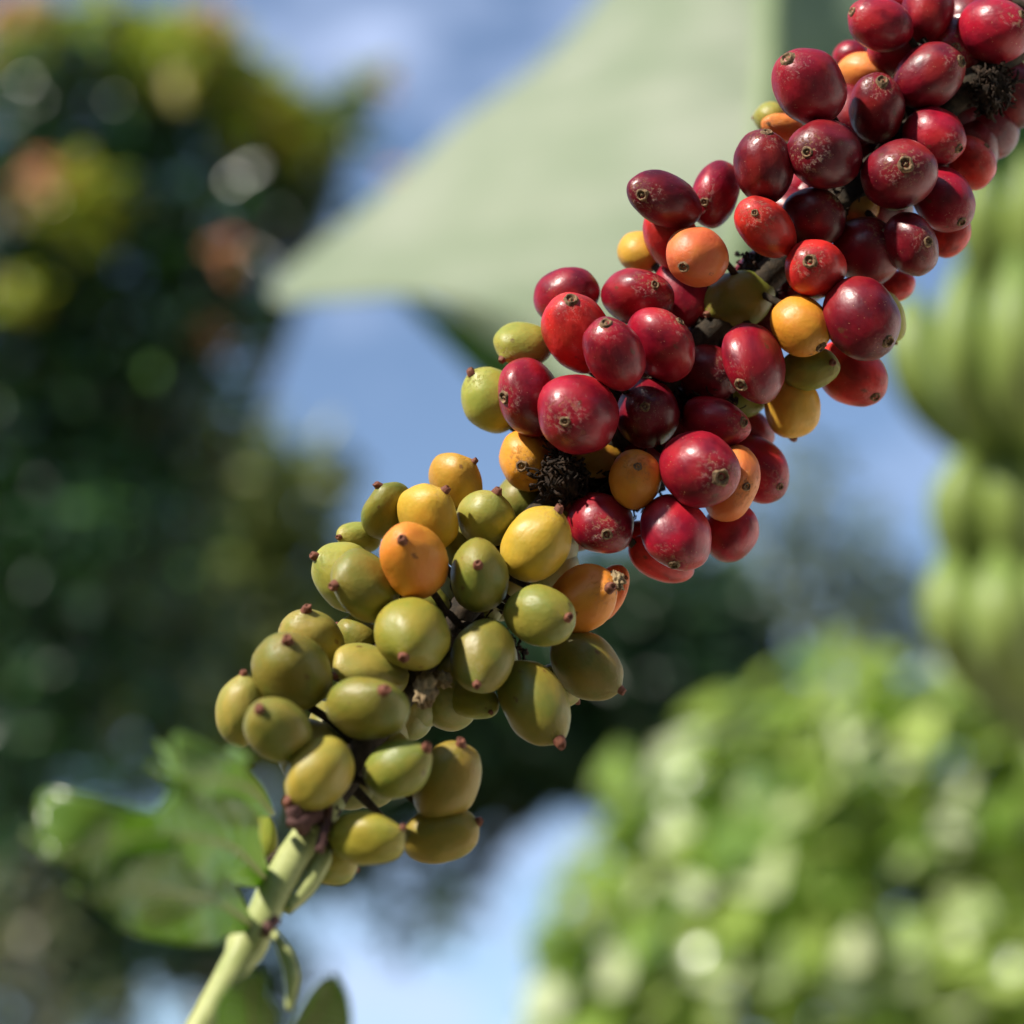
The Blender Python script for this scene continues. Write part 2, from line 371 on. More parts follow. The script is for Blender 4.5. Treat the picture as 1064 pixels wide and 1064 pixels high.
# yellow-green tree between the dark tree and the fruit
cl = [(200, 520, 7.5, .34), (280, 560, 7.6, .30), (240, 640, 7.4, .34), (320, 500, 7.6, .16), (330, 640, 7.7, .28), (160, 620, 7.5, .28), (200, 740, 7.5, .34), (300, 740, 7.6, .34), (255, 470, 7.6, .14)]
tree('slender_tree', 230, 7.8, cl, 3800, 0.10, M_MIDLEAF, 'blurred yellow-green tree seen behind the pale green coffee fruit', 'tree', 21, 0.10, hub_py=1000)
# deep green tree in the middle
cl = [(430, 720, 9.0, .5), (520, 720, 9.1, .5), (610, 660, 9.0, .42), (700, 640, 9.0, .38), (690, 720, 9.0, .42), (600, 760, 9.1, .38), (750, 705, 9.2, .28), (740, 780, 9.2, .4), (480, 800, 9.2, .34), (380, 820, 9.1, .3), (400, 660, 9.2, .4), (660, 790, 9.2, .25), (330, 860, 9, .3), (480, 905, 9, .16, .22), (440, 950, 9, .2, .2), (400, 900, 9, .16, .25)]
tree('dense_tree', 700, 9.2, cl, 10500, 0.13, M_TEALLEAF, 'deep green tree behind the lowest fruit and above the white cloud', 'tree', 31, 0.16, hub_py=760)
# thin far tree over the sky on the right
cl = [(850, 620, 13, .5, .35), (880, 560, 13, .38, .3), (830, 540, 13, .30, .3), (800, 600, 13, .5, .5), (905, 640, 13, .4, .4), (840, 480, 13, .25, .22), (780, 520, 13, .3, .2), (940, 610, 13.2, .35, .3), (960, 660, 13.2, .4, .6), (560, 900, 13, .3, .3)]
tree('sparse_tree', 850, 13.2, cl[:-1], 800, 0.14, M_FARLEAF, 'thin grey-green far tree against blue sky below the red fruit', 'tree', 41, 0.10, hub_py=860)
# pale shrub bottom left
cl = [(10, 960, 3.8, .13), (-40, 1000, 3.8, .2), (60, 1050, 3.9, .16), (40, 905, 3.8, .07), (150, 1060, 4, .1), (0, 1060, 3.9, .2)]
tree('pale_shrub', 0, 3.9, cl, 130, 0.055, M_PALESHRUB, 'pale blurred shrub under the dark tree beside the coffee leaves', 'shrub', 51, 0.03, hub_py=1250)
# bright bush bottom right
cl = [(600, 990, 2.6, .08), (640, 920, 2.6, .10), (700, 850, 2.6, .11), (760, 800, 2.6, .10), (830, 770, 2.65, .11), (900, 750, 2.6, .10), (970, 750, 2.6, .11), (1050, 760, 2.6, .12),
      (700, 960, 2.55, .13), (780, 900, 2.55, .13), (860, 850, 2.55, .13), (940, 860, 2.55, .12), (1030, 880, 2.55, .13), (760, 1030, 2.5, .12), (850, 980, 2.5, .13), (940, 960, 2.55, .12), (1030, 1000, 2.5, .13),
      (640, 1060, 2.6, .12), (700, 1090, 2.6, .12), (900, 1080, 2.5, .14), (1000, 1100, 2.5, .14), (600, 1100, 2.65, .12), (1110, 850, 2.6, .15), (1110, 1000, 2.6, .15), (1000, 705, 2.7, .06, .8), (870, 712, 2.65, .05, .7)]
tree('leafy_bush', 860, 2.65, [(a, b, c, d * .78, *e) for a, b, c, d, *e in cl], 1900, 0.050, M_BUSHLEAF, 'bright yellow-green bush filling the ground below the hanging bananas', 'bush', 61, 0.03, hub_py=1200, ratio=1.05, fold=0.35, sunny=1.1)

# unseen foliage added round the back and left of the camera to block skylight
hr = empty('sky_blocker', Vector((0, -2.6, 0))); tag(hr, 'unseen dark foliage added behind the viewpoint to block skylight', 'sky_blocker')
rngh = np.random.default_rng(9); nh = 9000
azh = rngh.uniform(R(95), R(300), nh); rdh = rngh.uniform(2.2, 3.0, nh); zh = rngh.random(nh) ** 0.85
gap = np.exp(-((azh - (azim % (2 * math.pi))) / R(26)) ** 2)              # lower where the sun comes in
zh = 0.15 + zh * (3.3 - 1.6 * gap)
ph_ = np.stack([rdh * np.sin(azh), rdh * np.cos(azh), zh], 1)
nn = rngh.normal(size=(nh, 3)) * 0.6 - ph_ * np.array([.3, .3, 0]); nn /= np.linalg.norm(nn, axis=1)[:, None]
xx = rngh.normal(size=(nh, 3)); xx -= nn * (xx * nn).sum(1)[:, None]; xx /= np.linalg.norm(xx, axis=1)[:, None]; yy = np.cross(nn, xx)
TT = np.array([[-.5, 0, 0], [0, .24, .03], [.55, 0, -.05], [0, -.24, .03]]) * 0.20
Vh = ph_[:, None] + TT[None, :, 0:1] * xx[:, None] + TT[None, :, 1:2] * yy[:, None] + TT[None, :, 2:3] * nn[:, None]
mesh_obj('foliage', Vh.reshape(-1, 3), (np.array([[0, 1, 2], [0, 2, 3]])[None] + (np.arange(nh) * 4)[:, None, None]).reshape(-1, 3).tolist(), M_TEALLEAF, hr)
V, F = [], []
for a in range(100, 300, 14):
    p = Vector((2.6 * math.sin(R(a)), 2.6 * math.cos(R(a)), 0)); tube(V, F, [p, p + Vector((.05, .03, .8)), p + Vector((0, .08, 1.7))], [.035, .025, .01], 8)
mesh_obj('stems', V, F, M_BARK, hr)

# unseen white wall added beside the path to bounce sunlight onto the fruit
M_WALL = rough_mat('bounce_white', (0.72, 0.70, 0.66), (0.82, 0.80, 0.76), 3.0, 0.8, 0.002)
wr = empty('bounce_wall', Vector((2.3, 1.0, 0))); tag(wr, 'unseen white wall with a coping, added to bounce sunlight', 'wall')
def block(name, p0, p1, t, z0, z1, mat, par):
    d = (p1 - p0).normalized(); n_ = Vector((d.y, -d.x, 0)) * t
    q = [p0 - n_, p1 - n_, p1 + n_, p0 + n_]; V = [Vector((a.x, a.y, z0)) for a in q] + [Vector((a.x, a.y, z1)) for a in q]
    return mesh_obj(name, V, [(3, 2, 1, 0), (4, 5, 6, 7), (0, 1, 5, 4), (1, 2, 6, 5), (2, 3, 7, 6), (3, 0, 4, 7)], mat, par, smooth=False)
block('wall', Vector((1.75, 2.35, 0)), Vector((2.6, -0.9, 0)), .09, 0.0, 2.6, M_WALL, wr)
block('coping', Vector((1.74, 2.39, 0)), Vector((2.61, -0.94, 0)), .13, 2.603, 2.68, M_BOUNCE, wr)

# ------------------------------------------------------------------ banana plant
ban_base = at(1330, 532, 1.5); ban_base.z = 0
ban = empty('banana_plant', ban_base)
tag(ban, 'banana plant with a huge pale leaf and hanging green fruit, out of focus', 'banana plant')
V, F = [], []
top = at(1330, -700, 1.5)
tube(V, F, catmull([ban_base, ban_base.lerp(top, .4), ban_base.lerp(top, .8), top], 8), [0.10 - 0.0018 * i for i in range(25)], 20, 0.15)
mesh_obj('trunk', V, F, M_RIB, ban)

def lamina(name, inner, outer, ns, nt_, mat, parent, sag=0.02, seed=0, dwave=0.012, thick=0.0012):
    A = catmull([at(*p) for p in inner], ns); B = catmull([at(*p) for p in outer], ns)
    n = min(len(A), len(B)); V, uv = [], []
    for i in range(n):
        s = i / (n - 1)
        for j in range(nt_ + 1):
            t = j / nt_
            p = A[i].lerp(B[i], t)
            w = dwave * t * math.sin(s * 31 + seed) + dwave * 0.8 * noise.noise(Vector((s * 6, t * 2, seed))) + sag * math.sin(t * math.pi)
            V.append(p - CF * w); uv.append((s, t, 0))
    F = []
    for i in range(n - 1):
        for j in range(nt_):
            a = i * (nt_ + 1) + j; F.append((a, a + 1, a + nt_ + 2, a + nt_ + 1))
    return mesh_obj(name, V, F, mat, parent, attrs={'uvw': ('FLOAT_VECTOR', uv)})

rib_pts = [(806, -260, 1.56), (800, -60, 1.45), (796, 90, 1.34), (770, 250, 1.26), (700, 370, 1.22), (640, 450, 1.22)]
edgeL = [(790, -300, 1.66), (632, -15, 1.64), (465, 140, 1.60), (283, 303, 1.52), (430, 308, 1.36), (560, 385, 1.26)]
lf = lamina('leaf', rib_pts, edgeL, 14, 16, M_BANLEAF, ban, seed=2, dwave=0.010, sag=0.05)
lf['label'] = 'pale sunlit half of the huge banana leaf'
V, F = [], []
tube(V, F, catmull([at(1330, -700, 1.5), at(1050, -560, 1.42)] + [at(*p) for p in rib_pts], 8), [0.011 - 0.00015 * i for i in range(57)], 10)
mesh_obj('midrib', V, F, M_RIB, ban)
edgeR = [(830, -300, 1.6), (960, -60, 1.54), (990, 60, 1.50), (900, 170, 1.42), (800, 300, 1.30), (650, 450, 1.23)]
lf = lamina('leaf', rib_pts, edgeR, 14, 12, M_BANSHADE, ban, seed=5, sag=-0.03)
lf['label'] = 'half of the huge banana leaf with shade put into its colour'
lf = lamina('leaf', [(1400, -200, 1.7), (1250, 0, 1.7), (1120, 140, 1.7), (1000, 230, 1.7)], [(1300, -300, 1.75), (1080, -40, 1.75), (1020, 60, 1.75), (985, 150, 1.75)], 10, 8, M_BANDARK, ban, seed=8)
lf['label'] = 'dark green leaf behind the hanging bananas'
lf = lamina('leaf', [(410, 296, 1.42), (450, 320, 1.42), (530, 350, 1.40), (640, 400, 1.38)], [(425, 322, 1.43), (465, 362, 1.43), (515, 410, 1.42), (600, 460, 1.40)], 10, 8, M_BANDARK, ban, seed=9, dwave=0.004, sag=0.0)  # shade under the pale leaf put into a dark leaf colour
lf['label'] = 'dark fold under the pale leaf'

# hanging bunch: peduncle and two hands of fruit
V, F = [], []
tube(V, F, catmull([at(1330, -700, 1.5), at(1250, -500, 1.44), at(1150, -120, 1.38), at(1140, 300, 1.36), at(1140, 760, 1.36), at(1140, 900, 1.36)], 8), 0.020, 12)
mesh_obj('fruit_stalk', V, F, M_RIB, ban)

def banana(p0, p1, p2, r, seed):
    rnd = random.Random(seed)
    pts = catmull([p0, p1, p2], 9); n = len(pts); V, F = [], []
    base = 0; u = v = None; seg = 15
    for i, p in enumerate(pts):
        d = (pts[min(i + 1, n - 1)] - pts[max(i - 1, 0)]).normalized()
        if u is None: u, v = frame_of(d)
        else: u = (u - d * u.dot(d)).normalized(); v = d.cross(u)
        t = i / (n - 1)
        rr = r * min(1, 0.42 + t * 4.5) * (1 if t < 0.72 else max(0.22, 1 - ((t - 0.72) / 0.28) ** 1.8 * 0.8))
        for k in range(seg):
            a = 2 * math.pi * k / seg; q = rr * (1 + 0.07 * math.cos(5 * a))      # five blunt ridges
            V.append(p + u * math.cos(a) * q + v * math.sin(a) * q)
    for i in range(n - 1):
        for k in range(seg):
            a = i * seg + k; b = i * seg + (k + 1) % seg; F.append((a, b, b + seg, a + seg))
    F.append(tuple(range(seg))[::-1]); F.append(tuple((n - 1) * seg + k for k in range(seg)))
    return mesh_obj('banana', V, F, M_BANANA, ban, origin=pts[n // 2])

# (base px, belly px, tip px) in the photo frame with depths
bans = [((1090, 530, 1.34), (1006, 410, 1.22), (1000, 275, 1.22)), ((1112, 530, 1.33), (1062, 400, 1.19), (1057, 262, 1.20)), ((1085, 505, 1.38), (963, 410, 1.33), (946, 305, 1.34)),
        ((1100, 370, 1.38), (1028, 275, 1.32), (1020, 175, 1.31)), ((1120, 370, 1.38), (1078, 275, 1.30), (1070, 160, 1.29)),
        ((1090, 700, 1.36), (1006, 570, 1.27), (1001, 470, 1.26)), ((1110, 700, 1.36), (1058, 570, 1.25), (1052, 462, 1.24)),
        ((1100, 770, 1.34), (1002, 670, 1.20), (984, 575, 1.21)), ((1112, 775, 1.34), (1050, 680, 1.17), (1038, 572, 1.18)), ((1130, 775, 1.34), (1098, 680, 1.17), (1090, 570, 1.18))]
for i, (a, b, c) in enumerate(bans): banana(at(*a), at(*b), at(*c), 0.0158 + 0.001 * (i % 3), i)

# ------------------------------------------------------------------ the coffee branch
ZS = [(1150, -60, .462), (1060, 40, .458), (1000, 95, .456), (900, 185, .454), (740, 345, .452), (620, 470, .449), (560, 535, .446), (470, 650, .435),
      (400, 745, .421), (345, 830, .408), (300, 900, .396), (255, 985, .384), (200, 1085, .371), (120, 1240, .360), (-60, 1600, .39)]
def stem_depth(x, y):
    best = (1e9, 0.45)
    for a, b in zip(ZS[:-1], ZS[1:]):
        ax, ay = a[0], a[1]; bx, by = b[0] - ax, b[1] - ay
        t = max(0, min(1, ((x - ax) * bx + (y - ay) * by) / (bx * bx + by * by)))
        q = math.hypot(x - ax - bx * t, y - ay - by * t)
        if q < best[0]: best = (q, a[2] + (b[2] - a[2]) * t, ax + bx * t, ay + by * t)
    return best

# colours of the skins
CC = {'D': (.165, .0030, .011), 'R': (.33, .0058, .020), 'B': (.62, .028, .020), 'O': (.70, .185, .052), 'A': (.58, .23, .020), 'Y': (.62, .37, .040), 'M': (.31, .25, .036), 'G': (.175, .175, .030), 'L': (.30, .305, .056), 'N': (.32, .14, .018)}
T1 = (780, 0, 3.746); T2 = (620, 150, 2.8); T3 = (470, 260, 2.8); T4 = (310, 450, 2.9556); T5 = (190, 600, 2.9556)
# tile, centre x y, half length, half width, angle of the long axis (clockwise from right), eye x y, colour, layer (0 nearest), scab
RAW = [
 (T1, 505, 95, 126, 96, 20, (392, 45), 'R', 1, .2), (T1, 690, 45, 118, 98, 100, None, 'R', 2, 0), (T1, 950, 120, 140, 118, 15, (1052, 60), 'R', 1, 1),
 (T1, 788, 208, 140, 118, 60, (797, 185), 'R', 2, 1), (T1, 692, 297, 142, 114, -32, (818, 238), 'D', 1, .8), (T1, 560, 218, 102, 80, 10, (525, 142), 'R', 3, .5),
 (T1, 490, 422, 130, 104, 85, (508, 314), 'D', 1, .9), (T1, 227, 335, 156, 134, 50, (142, 232), 'R', 0, .3), (T1, 440, 285, 100, 78, 5, (505, 242), 'O', 3, .8),
 (T1, 388, 218, 66, 58, 0, None, 'R', 4, 0), (T1, 75, 458, 62, 58, 0, None, 'L', 4, 0), (T1, 125, 497, 80, 52, 10, (68, 480), 'O', 3, .8),
 (T1, 290, 603, 148, 132, 20, (218, 592), 'D', 0, .8), (T1, 52, 650, 142, 114, 78, (62, 518), 'D', 0, .6), (T1, 577, 680, 146, 132, -20, (602, 640), 'D', 0, .7),
 (T1, 714, 532, 122, 106, 30, (808, 575), 'R', 1, .5), (T1, 848, 632, 110, 92, 50, (918, 568), 'B', 2, .6), (T1, 748, 775, 132, 108, 50, (822, 862), 'R', 1, .2),
 (T1, 775, 912, 92, 74, 120, None, 'B', 2, 0), (T1, 812, 442, 90, 72, 80, None, 'Y', 3, 0), (T1, 622, 950, 122, 98, 60, (688, 940), 'D', 1, .5),
 (T1, 405, 805, 92, 72, 10, None, 'N', 2, 0), (T1, 246, 846, 122, 106, 25, (325, 775), 'D', 1, 1), (T1, 452, 978, 134, 122, 50, (528, 902), 'D', 1, 1),
 (T1, 60, 884, 138, 98, 45, (15, 828), 'B', 0, .8), (T1, 185, 725, 78, 60, 30, None, 'R', 3, 1), (T1, 900, -5, 120, 92, 0, None, 'R', 3, 0), (T1, 590, -10, 92, 70, 0, None, 'R', 3, 0),
 (T2, 636, 361, 88, 85, 20, (620, 340), 'B', 0, .7), (T2, 198, 160, 110, 72, 24, (130, 147), 'D', 1, .8), (T2, 345, 145, 95, 66, 108, (313, 168), 'R', 2, .5),
 (T2, 215, 265, 96, 76, 75, (200, 193), 'B', 1, .4), (T2, 291, 326, 92, 84, 25, (252, 357), 'O', 0, .2), (T2, 124, 316, 64, 58, 40, None, 'Y', 3, 0),
 (T2, 875, 412, 50, 42, -20, None, 'B', 3, 0), (T2, 768, 505, 126, 106, 55, (848, 572), 'D', 0, .1), (T2, 850, 505, 74, 46, 75, None, 'L', 2, 0),
 (T2, 740, 668, 108, 84, 35, (812, 735), 'B', 2, .2), (T2, 620, 652, 82, 62, -10, (682, 636), 'G', 1, .4), (T2, 594, 527, 92, 82, 45, (655, 592), 'A', 0, .3),
 (T2, 571, 768, 88, 78, 90, None, 'Y', 2, 0), (T2, 412, 452, 100, 80, -12, (328, 493), 'G', 2, .9), (T2, 457, 634, 120, 86, 68, (420, 700), 'R', 0, .2),
 (T2, 425, 745, 68, 48, 0, None, 'L', 3, 0), (T2, 248, 435, 100, 70, 60, None, 'R', 2, .6),
 (T3, 332, 133, 94, 78, -15, None, 'R', 2, 0), (T3, 362, 240, 118, 92, 60, (345, 146), 'B', 1, .3), (T3, 470, 302, 110, 84, 62, (447, 212), 'R', 0, .4),
 (T3, 540, 137, 104, 80, 12, (590, 100), 'R', 1, .9), (T3, 604, 273, 114, 92, 55, (665, 205), 'R', 0, .8), (T3, 208, 275, 84, 62, 5, (150, 314), 'L', 2, .6),
 (T3, 115, 437, 96, 84, 60, (57, 360), 'L', 2, .6), (T3, 225, 428, 114, 88, 70, (150, 428), 'R', 1, .5), (T3, 366, 476, 122, 112, 40, (328, 498), 'R', 0, .5),
 (T3, 568, 475, 98, 88, 90, (560, 455), 'D', 1, .3), (T3, 738, 356, 100, 80, 20, (815, 345), 'D', 2, .8), (T3, 765, 499, 98, 68, 18, (848, 500), 'R', 1, .7),
 (T3, 718, 637, 118, 108, 30, (783, 660), 'R', 0, .5), (T3, 812, 678, 110, 76, 108, (857, 687), 'O', 1, .5), (T3, 886, 637, 104, 80, 50, (955, 690), 'R', 2, .4),
 (T3, 872, 525, 68, 52, 40, None, 'R', 3, 0), (T3, 808, 820, 84, 76, 120, None, 'R', 2, 0), (T3, 650, 822, 116, 96, 55, (645, 915), 'R', 0, .7),
 (T3, 608, 895, 98, 62, 25, None, 'B', 2, 0), (T3, 542, 828, 52, 40, 0, None, 'B', 3, 0), (T3, 432, 794, 96, 84, 30, (450, 828), 'R', 1, .9),
 (T3, 531, 667, 86, 76, 90, (540, 628), 'A', 0, .6), (T3, 405, 600, 88, 60, 10, None, 'N', 2, 0), (T3, 215, 614, 88, 74, 70, (202, 628), 'A', 2, .7),
 (T4, 483, 152, 96, 78, 60, (541, 86), 'Y', 2, .2), (T4, 400, 258, 108, 86, 58, (452, 174), 'Y', 1, .2), (T4, 352, 392, 124, 102, 65, (323, 335), 'A', 0, .1),
 (T4, 275, 238, 92, 72, -50, (248, 168), 'G', 2, .1), (T4, 578, 264, 94, 84, 30, (610, 182), 'L', 1, .2), (T4, 731, 340, 124, 102, -58, (797, 240), 'Y', 0, .3),
 (T4, 555, 440, 115, 90, 88, (552, 408), 'G', 0, .1), (T4, 744, 560, 112, 94, 18, (828, 567), 'G', 0, .2), (T4, 872, 512, 122, 94, -45, (950, 478), 'A', 1, .4),
 (T4, 955, 490, 92, 52, -65, (1003, 447), 'O', 2, 1), (T4, 350, 618, 120, 112, 30, (325, 684), 'M', 0, .2), (T4, 566, 686, 118, 96, -72, (550, 765), 'G', 0, .2),
 (T4, 203, 468, 118, 92, 52, (118, 468), 'G', 1, .1), (T4, 142, 440, 110, 94, 60, (60, 385), 'L', 2, .2), (T4, 185, 320, 68, 48, 10, (130, 320), 'L', 3, .1),
 (T4, 178, 622, 70, 60, 30, None, 'G', 3, 0), (T4, 222, 728, 120, 72, 20, (112, 745), 'L', 1, .3), (T4, 213, 845, 130, 98, 8, (258, 795), 'G', 0, .2),
 (T4, 535, 815, 86, 60, 22, (588, 855), 'G', 2, .5), (T4, 725, 830, 138, 98, 60, (795, 937), 'G', 1, .2), (T4, 800, 775, 74, 62, 40, None, 'G', 2, 0), (T4, 885, 712, 122, 94, 40, (985, 785), 'G', 2, .2),
 (T5, 393, 195, 106, 94, 30, (380, 105), 'L', 2, .2), (T5, 336, 288, 128, 112, 50, (322, 200), 'G', 1, .2), (T5, 182, 407, 108, 80, 90, (185, 296), 'L', 2, .2),
 (T5, 292, 466, 112, 94, 38, (238, 408), 'G', 0, .1), (T5, 418, 603, 124, 98, -55, (325, 687), 'M', 0, .2), (T5, 663, 588, 108, 84, -28, (740, 530), 'G', 1, .2),
 (T5, 812, 628, 130, 96, -62, (852, 517), 'M', 1, .2), (T5, 790, 790, 122, 84, -8, (906, 752), 'M', 2, .3), (T5, 565, 802, 118, 78, 5, (678, 768), 'M', 1, .3),
 (T5, 462, 882, 76, 62, 10, None, 'L', 3, 0), (T5, 228, 828, 108, 58, 100, None, 'L', 3, 0),
]
K = 0.24 / 532
ch = []
for (T, x, y, a, b, ang, eye, c, lay, sc) in RAW:
    X, Y = T[0] + x / T[2], T[1] + y / T[2]
    kk = 1.0 if T in (T4, T5) else 1.02; kk *= 1.0 if lay == 0 else 1.03; a *= kk; b *= kk; E = None if eye is None else (T[0] + eye[0] / T[2] - X, T[1] + eye[1] / T[2] - Y)
    q = stem_depth(X, Y); s = q[1] * K
    ch.append(dict(x=X, y=Y, a=a / T[2], b=b / T[2], ang=R(ang), eye=E, c=c, lay=lay, sc=sc, zs=q[1], ax=(q[2], q[3]), r=(a + b) / 2 / T[2]))
off0 = {0: 13, 1: 7, 2: 0, 3: -7, 4: -13}
mm = 1064 / (0.48 * 450)                                       # photo pixels per millimetre at the branch
for c in ch: c['o'] = off0[c['lay']] * mm; c['o0'] = c['o']
for it in range(240):
    for i in range(len(ch)):
        A = ch[i]
        for j in range(i + 1, len(ch)):
            B = ch[j]; d = math.hypot(A['x'] - B['x'], A['y'] - B['y']); rs = 0.90 * (A['r'] + B['r'])
            if d >= rs: continue
            need = math.sqrt(rs * rs - d * d); cur = A['o'] - B['o']
            sgn = 1 if (A['lay'] < B['lay'] or (A['lay'] == B['lay'] and A['o0'] + (i * 7 % 5) * .01 >= B['o0'] + (j * 7 % 5) * .01 and cur >= 0)) else -1
            if A['lay'] == B['lay']: sgn = 1 if cur >= 0 else -1
            df = need - cur * sgn
            if df > 0: A['o'] += sgn * df * 0.2; B['o'] -= sgn * df * 0.2
    for c in ch: c['o'] += (c['o0'] - c['o']) * 0.03

branch = empty('coffee_branch', at(200, 1085, .385))
tag(branch, 'coffee branch ripening from green to deep red fruit, in sharp focus', 'coffee branch')

# stem with the short stalks of the fruit
path = catmull([at(*p) for p in ZS], 8)
rad = interp([.0034, .0034, .0034, .0033, .0032, .0031, .0030, .0029, .0028, .0028, .0030, .0029, .0025, .0023, .0026], 8)
for i in range(len(rad)): rad[i] *= 1 + 0.25 * max(0, math.sin(i * 0.52)) ** 6
cut = 76
V, F = [], []
tube(V, F, path[:cut + 1], rad[:cut + 1], 14, 0.35)
STALKS = []
def ellipsoid(c, seed):
    """columns of the map from a unit ball (z = the eye's axis) to the fruit, in world metres"""
    depth = c['zs'] - c['o'] / mm / 1000
    P = at(c['x'], c['y'], depth)
    tw = (CAM - P).normalized(); rt = (CR - tw * CR.dot(tw)).normalized(); up = tw.cross(rt)
    s = depth * K
    ca, sa = math.cos(c['ang']), math.sin(c['ang'])
    a, b = c['a'], c['b']
    # y up from here on
    Smat = np.array([[a * a * ca * ca + b * b * sa * sa, -(a * a - b * b) * ca * sa], [-(a * a - b * b) * ca * sa, a * a * sa * sa + b * b * ca * ca]])
    rnd = random.Random(seed)
    if c['eye'] is None:
        # eye turned away from the stem, out of sight
        dx, dy = c['x'] - c['ax'][0], -(c['y'] - c['ax'][1])
        sg = 1 if (dx * ca + dy * -sa) >= 0 else -1
        e = np.array([ca, -sa]) * sg * a * 0.86; back = -1
    else:
        e = np.array([c['eye'][0], -c['eye'][1]]); back = 1
    q = math.sqrt(max(1e-9, e @ np.linalg.inv(Smat) @ e))
    if q > 0.965: e = e * 0.965 / q
    ln = np.linalg.norm(e); eh = e / ln if ln > 1e-6 else np.array([1.0, 0.0]); ep = np.array([-eh[1], eh[0]])
    S2 = Smat - np.outer(e, e)
    s11, s12, s22 = eh @ S2 @ eh, eh @ S2 @ ep, ep @ S2 @ ep
    s22 = max(s22, 1e-6)
    u = eh * (s12 / math.sqrt(s22)) + ep * math.sqrt(s22)
    v = eh * math.sqrt(max(s11 - s12 * s12 / s22, 0))
    Lr = max(a, b * 1.16)
    ez = back * math.sqrt(max(Lr * Lr - ln * ln, (0.05 * Lr) ** 2))
    vz = -back * math.sqrt(max((b * 0.97) ** 2 - v @ v, (0.25 * b) ** 2))
    w3 = lambda xy, z: np.array(rt * (xy[0] * s) + up * (xy[1] * s) + tw * (z * s))
    Mx = np.stack([w3(u, 0), w3(v, vz), w3(e, ez)], axis=1)
    return P, Mx

def fruit_mesh(P, Mx, seed, green):
    seg, rings = 36, 26; sv = []
    for i in range(rings + 1):
        ph = math.pi * i / rings
        for k in range(seg):
            th = 2 * math.pi * k / seg
            sv.append((math.sin(ph) * math.cos(th), math.sin(ph) * math.sin(th), math.cos(ph), ph, th))
    sv = np.array(sv); U = sv[:, :3].copy(); ph = sv[:, 3]; th = sv[:, 4]
    rnd = random.Random(seed); o = Vector((rnd.random() * 50, rnd.random() * 50, rnd.random() * 50))
    lump = np.array([noise.noise(Vector(p) * 1.3 + o) for p in U]) * (0.075 if green else 0.06) + np.array([noise.noise(Vector(p) * 3.1 + o) for p in U]) * 0.010
    sh = U * (1 + lump)[:, None]
    # a faint furrow between the two beans, strongest toward the eye
    fur = np.exp(-((np.abs(np.cos(th + rnd.random() * 3)) / 0.16) ** 2)) * np.clip(U[:, 2] * 1.3, 0, 1) * np.sin(ph)
    sh[:, :2] *= (1 - 0.018 * fur)[:, None]
    tip = np.exp(-(ph / (0.23 if green else 0.2)) ** 2)
    if green:
        sh[:, :2] *= (1 - 0.10 * np.clip(U[:, 2], 0, 1) ** 2)[:, None]; sh[:, 2] += 0.07 * tip
    else: sh[:, 2] -= 0.025 * tip
    sh[:, 2] -= -0.03 * np.exp(-((math.pi - ph) / 0.3) ** 2)
    Wv = sh @ Mx.T + np.array(P)
    F = []
    for i in range(rings):
        for k in range(seg):
            a = i * seg + k; b = i * seg + (k + 1) % seg
            F.append((a, a + seg, b + seg, b))
    return Wv, F, U, sh[0]

LBL = {'O': 'orange cherry', 'A': 'amber yellow cherry', 'Y': 'yellow cherry', 'G': 'olive green cherry', 'L': 'pale green cherry', 'M': 'mustard yellow cherry', 'N': 'brownish amber cherry', 'B': 'bright red cherry', 'D': None, 'R': None}
def eye_mesh(P, n, r, green, seed):
    rnd = random.Random(seed); u, v = frame_of(n)
    if green: prof = [(1.15, -0.35), (1.0, 0.25), (0.9, 0.65), (0.76, 0.92), (0.5, 0.98), (0.3, 0.75), (0.05, 0.6)]
    else: prof = [(1.35, -0.30), (1.12, 0.10), (0.98, 0.36), (0.80, 0.42), (0.66, 0.20), (0.50, -0.05), (0.34, 0.02), (0.20, 0.22), (0.04, 0.26)]
    V, F = [], []; seg = 18; ox = rnd.random() * 30
    lean = u * rnd.uniform(-.7, .7) + v * rnd.uniform(-.7, .7)
    for j, (q, h) in enumerate(prof):
        for k in range(seg):
            a = 2 * math.pi * k / seg
            w = 1 + 0.22 * noise.noise(Vector((math.cos(a) * 1.6 + ox, math.sin(a) * 1.6, j * 0.35)))
            hh = h + 0.22 * noise.noise(Vector((math.cos(a) * 2.2, math.sin(a) * 2.2 + ox, j * 0.5))) * (1 if h > 0 else 0)
            V.append(P + (u * math.cos(a) + v * math.sin(a)) * (r * q * w) + (n + lean * (0.5 if green else 0)) * (r * hh))
    for j in range(len(prof) - 1):
        for k in range(seg):
            a = j * seg + k; b = j * seg + (k + 1) % seg; F.append((a, b, b + seg, a + seg))
    F.append(tuple((len(prof) - 1) * seg + k for k in range(seg)))
    return V, F

